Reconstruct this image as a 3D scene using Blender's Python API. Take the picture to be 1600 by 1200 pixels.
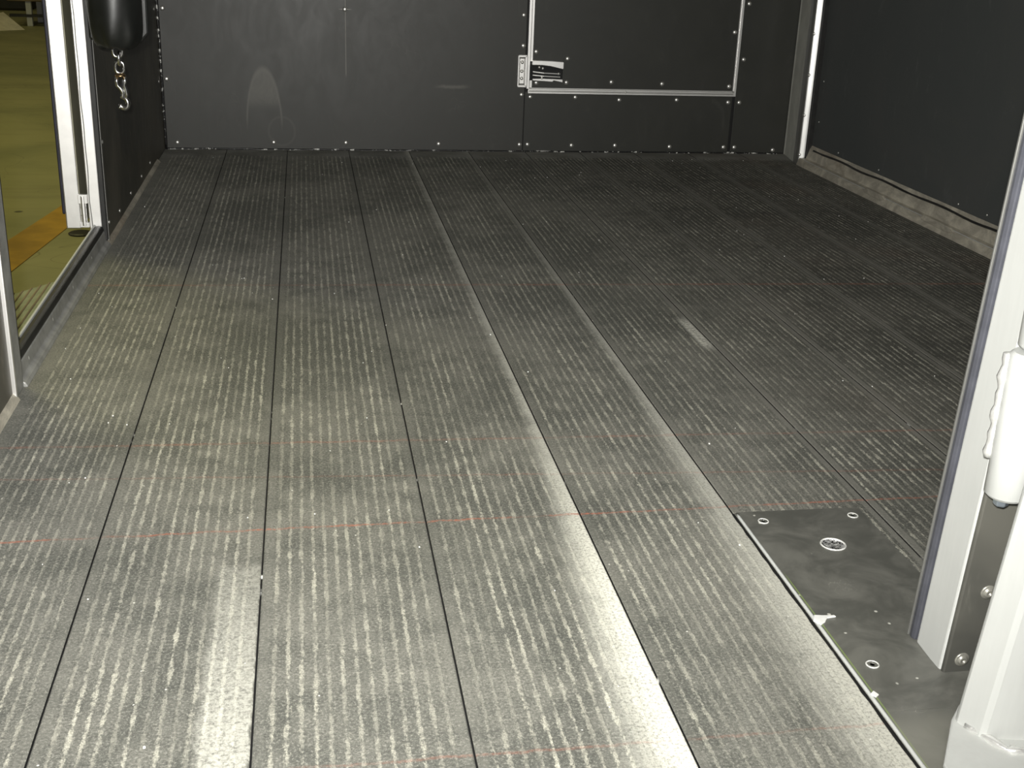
import bpy, bmesh, math, random
from mathutils import Vector, Matrix

random.seed(7)
SC = bpy.context.scene
COL = SC.collection
for o in list(bpy.data.objects):
    bpy.data.objects.remove(o)

# ------------------------------------------------------------------ camera
cam_d = bpy.data.cameras.new('camera')
cam = bpy.data.objects.new('camera', cam_d)
COL.objects.link(cam)
cam_d.sensor_fit = 'HORIZONTAL'
cam_d.sensor_width = 36.0
cam_d.lens = 42.08
cam_d.clip_start = 0.02
cam_d.clip_end = 200
r_ = Vector((0.98610373, -0.16214903, 0.03615428))
u_ = Vector((0.02398131, 0.35428043, 0.93483168))
f_ = Vector((0.1643908, 0.92097398, -0.3532458))
mw = Matrix.Identity(4)
for i in range(3):
    mw[i][0], mw[i][1], mw[i][2] = r_[i], u_[i], -f_[i]
mw.translation = Vector((0, 0, 0.75))
cam.matrix_world = mw
SC.camera = cam

# ------------------------------------------------------------------ world, lights, exposure
SC.view_settings.view_transform = 'Standard'
SC.view_settings.look = 'None'
SC.view_settings.gamma = 1.0
SC.view_settings.use_curve_mapping = False
SC.view_settings.exposure = 0.0
W = bpy.data.worlds.new('world')
SC.world = W
W.use_nodes = True
W.node_tree.nodes['Background'].inputs[0].default_value = (1.0, 0.93, 0.8, 1)
W.node_tree.nodes['Background'].inputs[1].default_value = 0.05


def light(name, kind, loc, energy, color=(1, 1, 1), size=0.05, aim=None, size_y=None, spot=None, blend=0.5):
    d = bpy.data.lights.new(name, kind)
    d.energy = energy
    d.color = color
    if kind == 'AREA':
        d.size = size
        if size_y:
            d.shape = 'RECTANGLE'
            d.size_y = size_y
    else:
        d.shadow_soft_size = size
    if kind == 'SPOT':
        d.spot_size = spot
        d.spot_blend = blend
    o = bpy.data.objects.new(name, d)
    COL.objects.link(o)
    o.location = loc
    if aim is not None:
        o.rotation_euler = (Vector(aim) - Vector(loc)).to_track_quat('-Z', 'Y').to_euler()
    return o


# the camera's own flash, just above the lens, beam tilted to the far end
light('flash', 'SPOT', (-0.03, -0.03, 0.81), 290, (1.0, 0.988, 0.945), 0.02, aim=(0.12, 4.3, 0.05), spot=math.radians(106), blend=1.0)
# unseen fill light added behind the open rear of the trailer
light('hall_fill_rear', 'AREA', (0.6, -2.2, 2.6), 12, (1.0, 0.95, 0.82), 2.2, aim=(0.6, 2.5, 0.2), size_y=1.0)
# soft fill added under the ceiling to lift the interior, no visible lamp
light('interior_fill_light', 'AREA', (0.3, 2.0, 1.93), 1.2, (1.0, 0.95, 0.84), 0.5, aim=(0.65, 2.3, 0), size_y=0.2)
# hall lamps outside on the left
light('hall_lamp_side', 'AREA', (-2.6, 5.5, 7.0), 210, (1.0, 0.92, 0.36), 2.0, aim=(-1.6, 5.0, -0.45), size_y=2.0)
light('hall_lamp_far', 'AREA', (-5.0, 14.0, 5.0), 30, (1.0, 0.85, 0.36), 2.0, aim=(-3.2, 12.0, -0.45), size_y=2.0)


# ------------------------------------------------------------------ node helpers
class NT:
    def __init__(self, name):
        self.m = bpy.data.materials.new(name)
        self.m.use_nodes = True
        self.t = self.m.node_tree
        self.b = self.t.nodes['Principled BSDF']

    def n(self, kind, **kw):
        nd = self.t.nodes.new(kind)
        for k, v in kw.items():
            setattr(nd, k, v)
        return nd

    def put(self, sock, v):
        if isinstance(v, bpy.types.NodeSocket):
            self.t.links.new(v, sock)
        else:
            if isinstance(v, (int, float)) and hasattr(sock.default_value, '__len__'):
                v = [v] * len(sock.default_value)
            elif hasattr(v, '__len__') and len(v) == 3 and len(sock.default_value) == 4:
                v = (*v, 1)
            sock.default_value = v

    def math(self, op, a, b=0.0, c=None, clamp=False):
        nd = self.n('ShaderNodeMath', operation=op, use_clamp=clamp)
        self.put(nd.inputs[0], a)
        self.put(nd.inputs[1], b)
        if c is not None:
            self.put(nd.inputs[2], c)
        return nd.outputs[0]

    def add(self, a, b): return self.math('ADD', a, b)
    def sub(self, a, b): return self.math('SUBTRACT', a, b)
    def mul(self, a, b): return self.math('MULTIPLY', a, b)
    def mx(self, a, b): return self.math('MAXIMUM', a, b)
    def mn(self, a, b): return self.math('MINIMUM', a, b)
    def absf(self, a): return self.math('ABSOLUTE', a)

    def ss(self, x, lo, hi, a=0.0, b=1.0):
        nd = self.n('ShaderNodeMapRange', interpolation_type='SMOOTHSTEP')
        self.put(nd.inputs[0], x)
        for i, v in enumerate((lo, hi, a, b)):
            self.put(nd.inputs[1 + i], v)
        return nd.outputs[0]

    def pos(self):
        return self.n('ShaderNodeNewGeometry').outputs['Position']

    def obj(self):
        return self.n('ShaderNodeTexCoord').outputs['Object']

    def xyz(self, v):
        nd = self.n('ShaderNodeSeparateXYZ')
        self.put(nd.inputs[0], v)
        return nd.outputs

    def vec(self, x, y, z):
        nd = self.n('ShaderNodeCombineXYZ')
        for i, v in enumerate((x, y, z)):
            self.put(nd.inputs[i], v)
        return nd.outputs[0]

    def vmul(self, v, s):
        nd = self.n('ShaderNodeVectorMath', operation='MULTIPLY')
        self.put(nd.inputs[0], v)
        nd.inputs[1].default_value = s
        return nd.outputs[0]

    def noise(self, v, scale, detail=3.0, rough=0.55, dist=0.0):
        nd = self.n('ShaderNodeTexNoise')
        self.put(nd.inputs['Vector'], v)
        nd.inputs['Scale'].default_value = scale
        nd.inputs['Detail'].default_value = detail
        nd.inputs['Roughness'].default_value = rough
        nd.inputs['Distortion'].default_value = dist
        return nd.outputs['Fac']

    def voro(self, v, scale, rnd=1.0):
        nd = self.n('ShaderNodeTexVoronoi')
        self.put(nd.inputs['Vector'], v)
        nd.inputs['Scale'].default_value = scale
        nd.inputs['Randomness'].default_value = rnd
        return nd.outputs

    def add_wob(self, P, k=0.004):
        nz = self.n('ShaderNodeTexNoise')
        self.put(nz.inputs['Vector'], P)
        nz.inputs['Scale'].default_value = 120
        a = self.n('ShaderNodeVectorMath', operation='MULTIPLY_ADD')
        self.put(a.inputs[0], nz.outputs['Color'])
        a.inputs[1].default_value = (k, k, 0)
        self.put(a.inputs[2], P)
        return a.outputs[0]

    def mix(self, f, a, b):
        nd = self.n('ShaderNodeMix', data_type='RGBA')
        self.put(nd.inputs[0], f)
        self.put(nd.inputs[6], a)
        self.put(nd.inputs[7], b)
        return nd.outputs[2]

    def mixf(self, f, a, b):
        nd = self.n('ShaderNodeMix', data_type='FLOAT')
        self.put(nd.inputs[0], f)
        self.put(nd.inputs[2], a)
        self.put(nd.inputs[3], b)
        return nd.outputs[0]

    def bump(self, h, strength=0.3, dist=0.002):
        nd = self.n('ShaderNodeBump')
        nd.inputs['Strength'].default_value = strength
        nd.inputs['Distance'].default_value = dist
        self.put(nd.inputs['Height'], h)
        self.put(self.b.inputs['Normal'], nd.outputs[0])

    def out(self, color=None, rough=None, metal=None, spec=None):
        if color is not None: self.put(self.b.inputs['Base Color'], color)
        if rough is not None: self.put(self.b.inputs['Roughness'], rough)
        if metal is not None: self.put(self.b.inputs['Metallic'], metal)
        if spec is not None: self.put(self.b.inputs['Specular IOR Level'], spec)
        return self.m


SEAMS = [-0.485, -0.275, -0.067, 0.147, 0.361, 0.576, 0.785, 0.987, 1.193, 1.40, 1.60, 1.79]


# ------------------------------------------------------------------ materials
def mat_floor():
    t = NT('ribbed rubber flooring')
    P = t.pos()
    x, y, z = t.xyz(P)[:3]
    uvn = t.n('ShaderNodeUVMap'); uvn.uv_map = 'rib'
    ru, rw = t.xyz(uvn.outputs[0])[:2]        # ru: rib number within the plank, rw: flag of ribbed zone
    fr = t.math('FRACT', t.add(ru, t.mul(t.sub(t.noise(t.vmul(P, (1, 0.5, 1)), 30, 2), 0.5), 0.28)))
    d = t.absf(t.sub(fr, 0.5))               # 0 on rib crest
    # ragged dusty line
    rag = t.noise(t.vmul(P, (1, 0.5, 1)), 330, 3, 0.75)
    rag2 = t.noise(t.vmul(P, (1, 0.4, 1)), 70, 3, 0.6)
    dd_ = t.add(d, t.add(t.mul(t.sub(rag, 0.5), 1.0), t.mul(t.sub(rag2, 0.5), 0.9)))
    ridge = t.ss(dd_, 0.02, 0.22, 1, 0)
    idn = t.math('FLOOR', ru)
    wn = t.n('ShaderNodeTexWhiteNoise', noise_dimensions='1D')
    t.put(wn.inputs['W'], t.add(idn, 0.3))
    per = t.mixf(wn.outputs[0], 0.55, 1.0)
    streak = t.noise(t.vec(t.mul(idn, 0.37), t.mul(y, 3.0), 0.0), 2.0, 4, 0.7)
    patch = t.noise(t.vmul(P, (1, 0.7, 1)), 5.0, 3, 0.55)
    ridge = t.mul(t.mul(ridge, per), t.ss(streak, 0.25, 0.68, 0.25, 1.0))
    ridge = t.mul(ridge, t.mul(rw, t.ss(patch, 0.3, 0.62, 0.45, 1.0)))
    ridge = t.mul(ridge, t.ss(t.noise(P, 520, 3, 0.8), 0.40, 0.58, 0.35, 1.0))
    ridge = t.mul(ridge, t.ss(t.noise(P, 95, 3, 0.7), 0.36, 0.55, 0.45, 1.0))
    # general dust and mottling
    big = t.noise(P, 2.6, 4, 0.6, 0.3)
    mid = t.noise(P, 17, 5, 0.7, 0.5)
    fine = t.noise(P, 300, 4, 0.85)
    big = t.add(t.mul(big, 0.6), t.mul(mid, 0.4))
    col = t.mix(t.ss(big, 0.40, 0.60), (0.094, 0.096, 0.085), (0.172, 0.170, 0.149))
    col = t.mix(t.ss(fine, 0.36, 0.49, 0.60, 0.0), col, (0.045, 0.046, 0.040))
    col = t.mix(t.ss(fine, 0.51, 0.64, 0.0, 0.60), col, (0.36, 0.355, 0.31))
    col = t.mix(t.ss(x, 0.40, 1.30, 0.0, 0.50), col, (0.030, 0.027, 0.022))  # floor colour gets darker towards the right side
    blotb = t.ss(t.noise(P, 6, 3, 0.6), 0.35, 0.65)
    smooth = t.sub(1.0, rw)
    col = t.mix(t.mul(smooth, t.ss(x, 0.3, 0.8, 0.12, 0.42)), col, (0.24, 0.235, 0.205))
    col = t.mix(t.mul(t.ss(y, 4.12, 4.22), t.mul(blotb, 0.55)), col, (0.27, 0.27, 0.25))
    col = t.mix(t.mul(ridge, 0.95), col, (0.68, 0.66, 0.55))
    # pale bands beside some of the joints, stronger towards the near end
    grain = t.noise(P, 150, 4, 0.75)
    blot = t.noise(P, 30, 3, 0.6)
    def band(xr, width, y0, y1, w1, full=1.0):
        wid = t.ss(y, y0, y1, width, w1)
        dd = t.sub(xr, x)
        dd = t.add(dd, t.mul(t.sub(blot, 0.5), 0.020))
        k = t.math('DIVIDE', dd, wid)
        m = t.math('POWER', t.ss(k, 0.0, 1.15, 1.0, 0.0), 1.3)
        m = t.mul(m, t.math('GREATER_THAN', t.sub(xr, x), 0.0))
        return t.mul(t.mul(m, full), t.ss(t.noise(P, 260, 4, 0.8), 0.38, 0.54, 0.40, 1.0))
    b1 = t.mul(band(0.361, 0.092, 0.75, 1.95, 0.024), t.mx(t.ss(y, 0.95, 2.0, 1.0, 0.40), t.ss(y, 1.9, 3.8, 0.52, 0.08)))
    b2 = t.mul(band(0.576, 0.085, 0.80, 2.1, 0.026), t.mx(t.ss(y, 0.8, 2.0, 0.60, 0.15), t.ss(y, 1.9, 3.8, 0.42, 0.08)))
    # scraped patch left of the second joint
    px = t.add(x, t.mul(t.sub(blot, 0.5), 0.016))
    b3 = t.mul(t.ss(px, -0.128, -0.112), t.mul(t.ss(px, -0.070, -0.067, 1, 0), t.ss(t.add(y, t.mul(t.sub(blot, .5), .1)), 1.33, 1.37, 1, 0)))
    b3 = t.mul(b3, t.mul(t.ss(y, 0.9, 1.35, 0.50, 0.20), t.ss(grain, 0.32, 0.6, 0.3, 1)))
    # short scraped mark further in
    b4 = t.mul(t.mul(t.ss(x, 0.755, 0.763), t.ss(x, 0.779, 0.783, 1, 0)), t.mul(t.ss(y, 2.10, 2.16), t.ss(y, 2.27, 2.34, 1, 0)))
    b4 = t.mul(b4, t.ss(grain, 0.4, 0.6, 0.2, 0.6))
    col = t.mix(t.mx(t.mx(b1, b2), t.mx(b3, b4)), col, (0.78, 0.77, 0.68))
    # red chalk lines snapped across
    wob = t.mul(t.sub(t.noise(P, 25, 2), 0.5), 0.010)
    chalk = None
    brk = t.noise(P, 9, 3, 0.7)
    fz = t.noise(P, 220, 2, 0.7)
    for a, s, st, w in ((1.442, 0.014, 0.75, 0.0035), (1.725, -0.03, 0.32, 0.005), (2.60, -0.03, 0.35, 0.009), (0.95, 0.0, 0.28, 0.003), (1.60, -0.06, 0.22, 0.004)):
        yy = t.sub(t.add(y, wob), t.add(a, t.mul(x, s)))
        c = t.mul(t.ss(t.absf(yy), w * 0.3, w, 1, 0), t.mul(t.ss(brk, 0.35, 0.62, 0.10, st), t.ss(fz, 0.35, 0.6, 0.3, 1)))
        chalk = c if chalk is None else t.mx(chalk, c)
    col = t.mix(chalk, col, (0.40, 0.13, 0.08))
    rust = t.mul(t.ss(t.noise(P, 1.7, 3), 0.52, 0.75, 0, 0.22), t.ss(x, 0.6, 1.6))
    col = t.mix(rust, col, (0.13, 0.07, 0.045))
    # tiny white flecks
    vo = t.voro(P, 38)
    fl = t.mul(t.ss(vo['Distance'], 0.035, 0.055, 1, 0), t.math('GREATER_THAN', t.xyz(vo['Color'])[0], 0.72))
    col = t.mix(t.mul(fl, 0.8), col, (0.75, 0.74, 0.68))
    # scuff threads
    thr = t.noise(t.vmul(P, (1, 1, 1)), 60, 2, 0.5, 2.5)
    th = t.mul(t.ss(t.absf(t.sub(thr, 0.5)), 0.002, 0.008, 1, 0), t.ss(t.noise(P, 12, 2), 0.62, 0.72, 0, 0.5))
    col = t.mix(th, col, (0.35, 0.34, 0.29))
    t.b.inputs['Sheen Weight'].default_value = 0.0
    t.bump(t.add(t.mul(fine, 0.6), t.mul(grain, 0.6)), 0.5, 0.001)
    try:
        t.b.inputs['Diffuse Roughness'].default_value = 0.15
    except Exception:
        pass
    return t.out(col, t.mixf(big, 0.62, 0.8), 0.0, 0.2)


def mat_groove():
    t = NT('dark joint between planks')
    P = t.pos()
    x = t.xyz(P)[0]
    vo = t.voro(t.vmul(P, (0.15, 1, 0.1)), 30)
    f = t.mul(t.ss(vo['Distance'], 0.12, 0.22, 1, 0), t.math('GREATER_THAN', t.xyz(vo['Color'])[1], 0.42))
    f = t.mul(f, t.ss(x, 0.2, 0.6, 1.0, 0.35))
    n2 = t.noise(P, 7, 2)
    f = t.mul(f, t.ss(n2, 0.42, 0.6))
    return t.out(t.mix(f, (0.006, 0.006, 0.006), (0.9, 0.9, 0.86)), 0.7)


def mat_sheet(name, base, dust, rough=0.42, spec=0.5, scuffs=False):
    t = NT(name)
    P = t.pos()
    x, y, z = t.xyz(P)[:3]
    big = t.noise(P, 3.2, 4, 0.6, 0.5)
    gr = t.noise(P, 600, 2, 0.6)
    sm = t.noise(t.vmul(P, (1, 1, 0.5)), 14, 5, 0.7, 1.0)
    col = t.mix(t.mul(t.ss(big, 0.35, 0.75), 0.6), base, dust)
    col = t.mix(t.mul(t.ss(sm, 0.55, 0.8), 0.30), col, tuple(c * 2.2 for c in dust))
    if scuffs:
        # arch-shaped smudge
        ex = t.math('DIVIDE', t.add(x, 0.143), 0.062)
        ez = t.math('DIVIDE', t.sub(z, 0.08), 0.205)
        r2 = t.math('SQRT', t.add(t.mul(ex, ex), t.mul(ez, ez)))
        inside = t.mul(t.ss(r2, 0.86, 1.0, 1, 0), t.ss(z, 0.13, 0.19))
        ring = t.mul(t.ss(t.absf(t.sub(r2, 0.96)), 0.0, 0.09, 1, 0), t.ss(z, 0.06, 0.12))
        m = t.add(t.mul(inside, t.mul(sm, 0.55)), t.mul(ring, 0.22))
        ex2 = t.math('DIVIDE', t.add(x, 0.085), 0.05)
        ez2 = t.math('DIVIDE', t.sub(z, 0.065), 0.055)
        r3 = t.math('SQRT', t.add(t.mul(ex2, ex2), t.mul(ez2, ez2)))
        m = t.mx(m, t.mul(t.ss(t.absf(t.sub(r3, 0.9)), 0.0, 0.14, 1, 0), 0.07))
        # vertical drill scratch and a horizontal scrape
        v1 = t.mul(t.ss(t.absf(t.sub(x, 0.1415)), 0.0004, 0.0015, 1, 0), t.ss(z, 0.25, 0.27))
        h1 = t.mul(t.ss(t.absf(t.sub(z, 0.481)), 0.0004, 0.0018, 1, 0), t.ss(t.absf(t.sub(x, 0.141)), 0.010, 0.026, 1, 0))
        h2 = t.mul(t.ss(t.absf(t.add(t.sub(z, 0.228), t.mul(t.sub(sm, .5), 0.02))), 0.0, 0.010, 1, 0), t.ss(t.absf(t.sub(x, 0.515)), 0.02, 0.075, 1, 0))
        m = t.mx(m, t.mx(t.mul(v1, 0.75), t.mx(t.mul(h1, 1.0), t.mul(h2, 0.30))))
        wp = t.noise(t.vmul(P, (1, 1, 1)), 6, 2, 0.5, 1.8)
        wl = t.mul(t.mul(t.ss(t.absf(t.sub(wp, 0.5)), 0.0, 0.02, 1, 0), t.ss(big, .5, .65)), 0.05)
        m = t.mx(m, wl)
        col = t.mix(m, col, (0.28, 0.27, 0.23))
    vo = t.voro(P, 22)
    fl = t.mul(t.ss(vo['Distance'], 0.022, 0.035, 1, 0), t.math('GREATER_THAN', t.xyz(vo['Color'])[0], 0.86))
    col = t.mix(t.mul(fl, 0.6), col, (0.5, 0.5, 0.45))
    t.bump(gr, 0.06, 0.0004)
    return t.out(col, t.mixf(sm, rough - 0.06, rough + 0.12), 0.0, spec)


def mat_metal(name, col, rough, streak=0.5, axis=(60, 60, 4), metal=1.0):
    t = NT(name)
    P = t.pos()
    s = t.noise(t.vmul(P, axis), 1.0, 5, 0.7)
    b = t.noise(P, 9, 4, 0.6)
    c = t.mix(t.mul(t.ss(t.add(t.mul(s, .5), t.mul(b, .5)), 0.35, 0.65), streak), col, tuple(v * 0.55 for v in col))
    return t.out(c, t.mixf(s, rough - 0.08, rough + 0.12), metal, 0.5)


def mat_plain(name, col, rough=0.5, metal=0.0, var=0.25, scale=40, bump=0.0, spec=0.5):
    t = NT(name)
    P = t.pos()
    n = t.noise(P, scale, 4, 0.6)
    c = t.mix(t.ss(n, 0.3, 0.7), tuple(v * (1 - var) for v in col), tuple(min(1, v * (1 + var)) for v in col))
    if bump:
        t.bump(n, bump, 0.002)
    return t.out(c, rough, metal, spec)


def mat_ground():
    t = NT('painted hall concrete')
    P = t.pos()
    x, y, z = t.xyz(P)[:3]
    n = t.noise(t.vmul(P, (1, 1, 1)), 0.9, 5, 0.65, 0.6)
    n2 = t.noise(t.vmul(P, (0.5, 3, 1)), 2.2, 4, 0.6)
    c = t.mix(t.ss(n, 0.3, 0.7), (0.22, 0.22, 0.11), (0.32, 0.305, 0.155))
    c = t.mix(t.mul(t.ss(n2, 0.5, 0.75), 0.35), c, (0.17, 0.155, 0.09))
    fl = t.voro(P, 2.6)
    f = t.mul(t.ss(fl['Distance'], 0.03, 0.06, 1, 0), t.math('GREATER_THAN', t.xyz(fl['Color'])[0], 0.6))
    c = t.mix(t.mul(f, 0.8), c, (0.03, 0.03, 0.02))
    crack = t.ss(t.absf(t.sub(t.noise(P, 1.3, 3, 0.5, 1.2), 0.5)), 0.0, 0.004, 1, 0)
    c = t.mix(t.mul(crack, 0.5), c, (0.09, 0.085, 0.05))
    return t.out(c, 0.55, 0, 0.4)


def mat_plate():
    t = NT('black painted steel plate')
    P = t.pos()
    x, y, z = t.xyz(P)[:3]
    n = t.noise(P, 16, 4, 0.65, 0.5)
    c = t.mix(t.ss(n, 0.35, 0.7), (0.100, 0.101, 0.089), (0.165, 0.164, 0.145))
    vo = t.voro(t.add_wob(P), 48)
    f = t.mul(t.ss(vo['Distance'], 0.06, 0.13, 1, 0), t.math('GREATER_THAN', t.xyz(vo['Color'])[0], 0.62))
    c = t.mix(t.mul(f, 0.8), c, (0.7, 0.69, 0.62))
    sc = t.noise(P, 26, 2, 0.5, 2.0)
    s = t.mul(t.ss(t.absf(t.sub(sc, 0.5)), 0.0, 0.006, 1, 0), t.ss(t.noise(P, 8, 2), 0.56, 0.66, 0, 0.5))
    c = t.mix(s, c, (0.5, 0.49, 0.43))
    gl = t.mul(t.mul(t.ss(t.absf(t.sub(x, 0.5815)), 0.0003, 0.0014, 1, 0), t.ss(y, 1.22, 1.26, 1, 0)), 0.7)
    c = t.mix(gl, c, (0.25, 0.34, 0.10))
    wear = t.mul(t.ss(t.add(y, t.mul(t.sub(n, .5), .08)), 0.93, 0.97, 1, 0), 0.5)
    c = t.mix(wear, c, (0.24, 0.235, 0.20))
    return t.out(c, t.mixf(n, 0.30, 0.5), 0, 0.5)


def mat_ramp():
    t = NT('ribbed ramp surface')
    P = t.pos()
    n = t.noise(P, 30, 4, 0.6)
    return t.out(t.mix(t.ss(n, .3, .7), (0.24, 0.27, 0.17), (0.34, 0.36, 0.24)), 0.55, 0, 0.5)


def mat_rail():
    t = NT('grimy grey rail')
    P = t.pos()
    n = t.noise(t.vmul(P, (1, 0.5, 1)), 22, 5, 0.7, 0.8)
    n2 = t.noise(t.vmul(P, (1, 0.3, 1)), 9, 4, 0.6)
    c = t.mix(t.ss(n, .35, .7), (0.34, 0.315, 0.26), (0.60, 0.56, 0.46))
    c = t.mix(t.mul(t.ss(n2, .55, .75), .5), c, (0.25, 0.18, 0.12))
    return t.out(c, 0.5, 0.0, 0.5)


M = {
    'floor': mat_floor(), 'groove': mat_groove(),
    'sheet_back': mat_sheet('black sheet lining', (0.036, 0.036, 0.031), (0.044, 0.044, 0.038), 0.44, 0.5, True),
    'sheet': mat_sheet('black hatch sheet', (0.030, 0.031, 0.026), (0.040, 0.040, 0.034), 0.44, 0.5),
    'sheet_left': mat_sheet('scuffed black side lining', (0.055, 0.054, 0.044), (0.20, 0.18, 0.14), 0.42, 0.5),
    'sheet_right': mat_sheet('blue-black side lining', (0.085, 0.092, 0.090), (0.100, 0.102, 0.098), 0.6, 0.3),
    'groove_flat': mat_plain('seam black', (0.004, 0.004, 0.004), 0.7),
    'alu': mat_metal('brushed aluminium', (0.80, 0.80, 0.78), 0.38),
    'alu_soft': mat_metal('satin aluminium', (0.57, 0.58, 0.56), 0.5, 0.15, metal=0.0),
    'alu_white': mat_plain('bright mill aluminium', (0.93, 0.93, 0.95), 0.35, 0.0, 0.03, 20),
    'alu_trim': mat_plain('bright aluminium trim', (0.96, 0.95, 0.93), 0.45, 1.0, 0.03, 30),
    'skin_in': mat_plain('olive-grey door skin', (0.34, 0.33, 0.24), 0.5, 0, 0.1, 8),
    'sill': mat_plain('grey coated sill', (0.30, 0.30, 0.285), 0.42, 0.0, 0.2, 30),
    'alu_dull': mat_metal('dull grey metal', (0.33, 0.33, 0.31), 0.5, 0.35, metal=0.7),
    'alu_blue': mat_plain('blue-grey edge strip', (0.085, 0.088, 0.105), 0.4, 0.2, 0.15, 30),
    'chrome': mat_plain('chrome', (0.85, 0.85, 0.85), 0.16, 1.0, 0.05),
    'rivet': mat_plain('rivet steel', (0.92, 0.91, 0.87), 0.40, 0.92, 0.08),
    'rivet_grey': mat_plain('dull rivet', (0.42, 0.41, 0.36), 0.35, 0.6, 0.15, 60),
    'white_metal': mat_plain('bare worn metal', (0.80, 0.80, 0.76), 0.4, 0.1, 0.2, 200),
    'post_grey': mat_plain('grey post paint', (0.62, 0.62, 0.56), 0.6, 0, 0.1, 12),
    'rubber': mat_plain('black rubber seal', (0.018, 0.018, 0.017), 0.5, 0, 0.3, 30),
    'vinyl': mat_plain('black vinyl', (0.012, 0.013, 0.012), 0.33, 0, 0.2, 20, 0.15, 0.6),
    'navy': mat_plain('dark door skin', (0.022, 0.022, 0.034), 0.4, 0, 0.2, 30),
    'ground': mat_ground(), 'plate': mat_plate(), 'ramp': mat_ramp(), 'rail': mat_rail(),
    'yellow': mat_plain('worn orange-yellow paint', (0.38, 0.22, 0.025), 0.6, 0, 0.25, 4),
    'panel_rubber': mat_sheet('mottled black lining', (0.065, 0.065, 0.058), (0.17, 0.165, 0.14), 0.4, 0.5),
    'weld': mat_plain('weld metal', (0.85, 0.85, 0.83), 0.35, 0.6, 0.1, 90, 0.6),
    'zinc': mat_plain('zinc-plated bolt', (0.60, 0.68, 0.78), 0.3, 0.9, 0.1),
    'outer': mat_plain('trailer outer skin', (0.30, 0.30, 0.29), 0.5, 0.3, 0.1, 6),
    'ceil': mat_plain('trailer roof lining', (0.35, 0.34, 0.31), 0.6, 0, 0.1, 6),
    'hallwall': mat_plain('hall wall', (0.10, 0.095, 0.07), 0.7, 0, 0.3, 1.0),
    'benchwood': mat_plain('workbench timber', (0.22, 0.17, 0.10), 0.6, 0, 0.3, 5),
    'paper': mat_plain('crumpled pale sheet', (0.62, 0.58, 0.46), 0.7, 0, 0.15, 8),
    'darkbox': mat_plain('dark machine paint', (0.03, 0.03, 0.025), 0.5, 0, 0.3, 6),
    'white': mat_plain('white scrap', (0.85, 0.85, 0.82), 0.6, 0, 0.1, 60),
    'copper': mat_plain('brassy collar', (0.65, 0.45, 0.25), 0.25, 1.0, 0.1),
}


# ------------------------------------------------------------------ mesh helpers
def obj(name, bm, mat, parent=None, smooth=False, bevel=0.0, segs=2, mats=None):
    me = bpy.data.meshes.new(name)
    bmesh.ops.recalc_face_normals(bm, faces=bm.faces)
    bm.to_mesh(me)
    bm.free()
    for m_ in (mats or [mat]):
        me.materials.append(m_)
    o = bpy.data.objects.new(name, me)
    COL.objects.link(o)
    if parent is not None:
        o.parent = parent
        o.matrix_parent_inverse = Matrix.Translation(-parent_world(parent))
    if smooth:
        for p in me.polygons:
            p.use_smooth = True
    if bevel:
        b = o.modifiers.new('bevel', 'BEVEL')
        b.width = bevel
        b.segments = segs
        b.limit_method = 'ANGLE'
        b.angle_limit = math.radians(35)
    return o


def parent_world(p):
    return p.location.copy() if p.parent is None else Vector((0, 0, 0))


def empty(name, loc):
    o = bpy.data.objects.new(name, None)
    o.empty_display_size = 0.05
    COL.objects.link(o)
    o.location = loc
    return o


def tag(o, label=None, cat=None, group=None, kind=None):
    if label: o['label'] = label
    if cat: o['category'] = cat
    if group: o['group'] = group
    if kind: o['kind'] = kind
    return o


def BM():
    return bmesh.new()


def box(bm, x0, x1, y0, y1, z0, z1, mi=0, mat=None):
    vs = [bm.verts.new(v) for v in ((x0, y0, z0), (x1, y0, z0), (x1, y1, z0), (x0, y1, z0), (x0, y0, z1), (x1, y0, z1), (x1, y1, z1), (x0, y1, z1))]
    if mat is not None:
        for v in vs: v.co = mat @ v.co
    for f in ((0, 3, 2, 1), (4, 5, 6, 7), (0, 1, 5, 4), (1, 2, 6, 5), (2, 3, 7, 6), (3, 0, 4, 7)):
        fc = bm.faces.new([vs[i] for i in f])
        fc.material_index = mi
    return vs


def prism(bm, poly, axis, a0, a1, mi=0):
    """extrude a 2-D polygon along an axis: 'x' poly=(y,z), 'y' poly=(x,z), 'z' poly=(x,y)"""
    def P(p, a):
        return {'x': (a, p[0], p[1]), 'y': (p[0], a, p[1]), 'z': (p[0], p[1], a)}[axis]
    A = [bm.verts.new(P(p, a0)) for p in poly]
    B = [bm.verts.new(P(p, a1)) for p in poly]
    n = len(poly)
    for i in range(n):
        bm.faces.new((A[i], A[(i + 1) % n], B[(i + 1) % n], B[i])).material_index = mi
    bm.faces.new(A).material_index = mi
    bm.faces.new(B).material_index = mi


def frame_of(d):
    d = Vector(d).normalized()
    a = Vector((0, 0, 1)) if abs(d.z) < 0.9 else Vector((1, 0, 0))
    u = d.cross(a).normalized()
    return u, d.cross(u).normalized()


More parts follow.
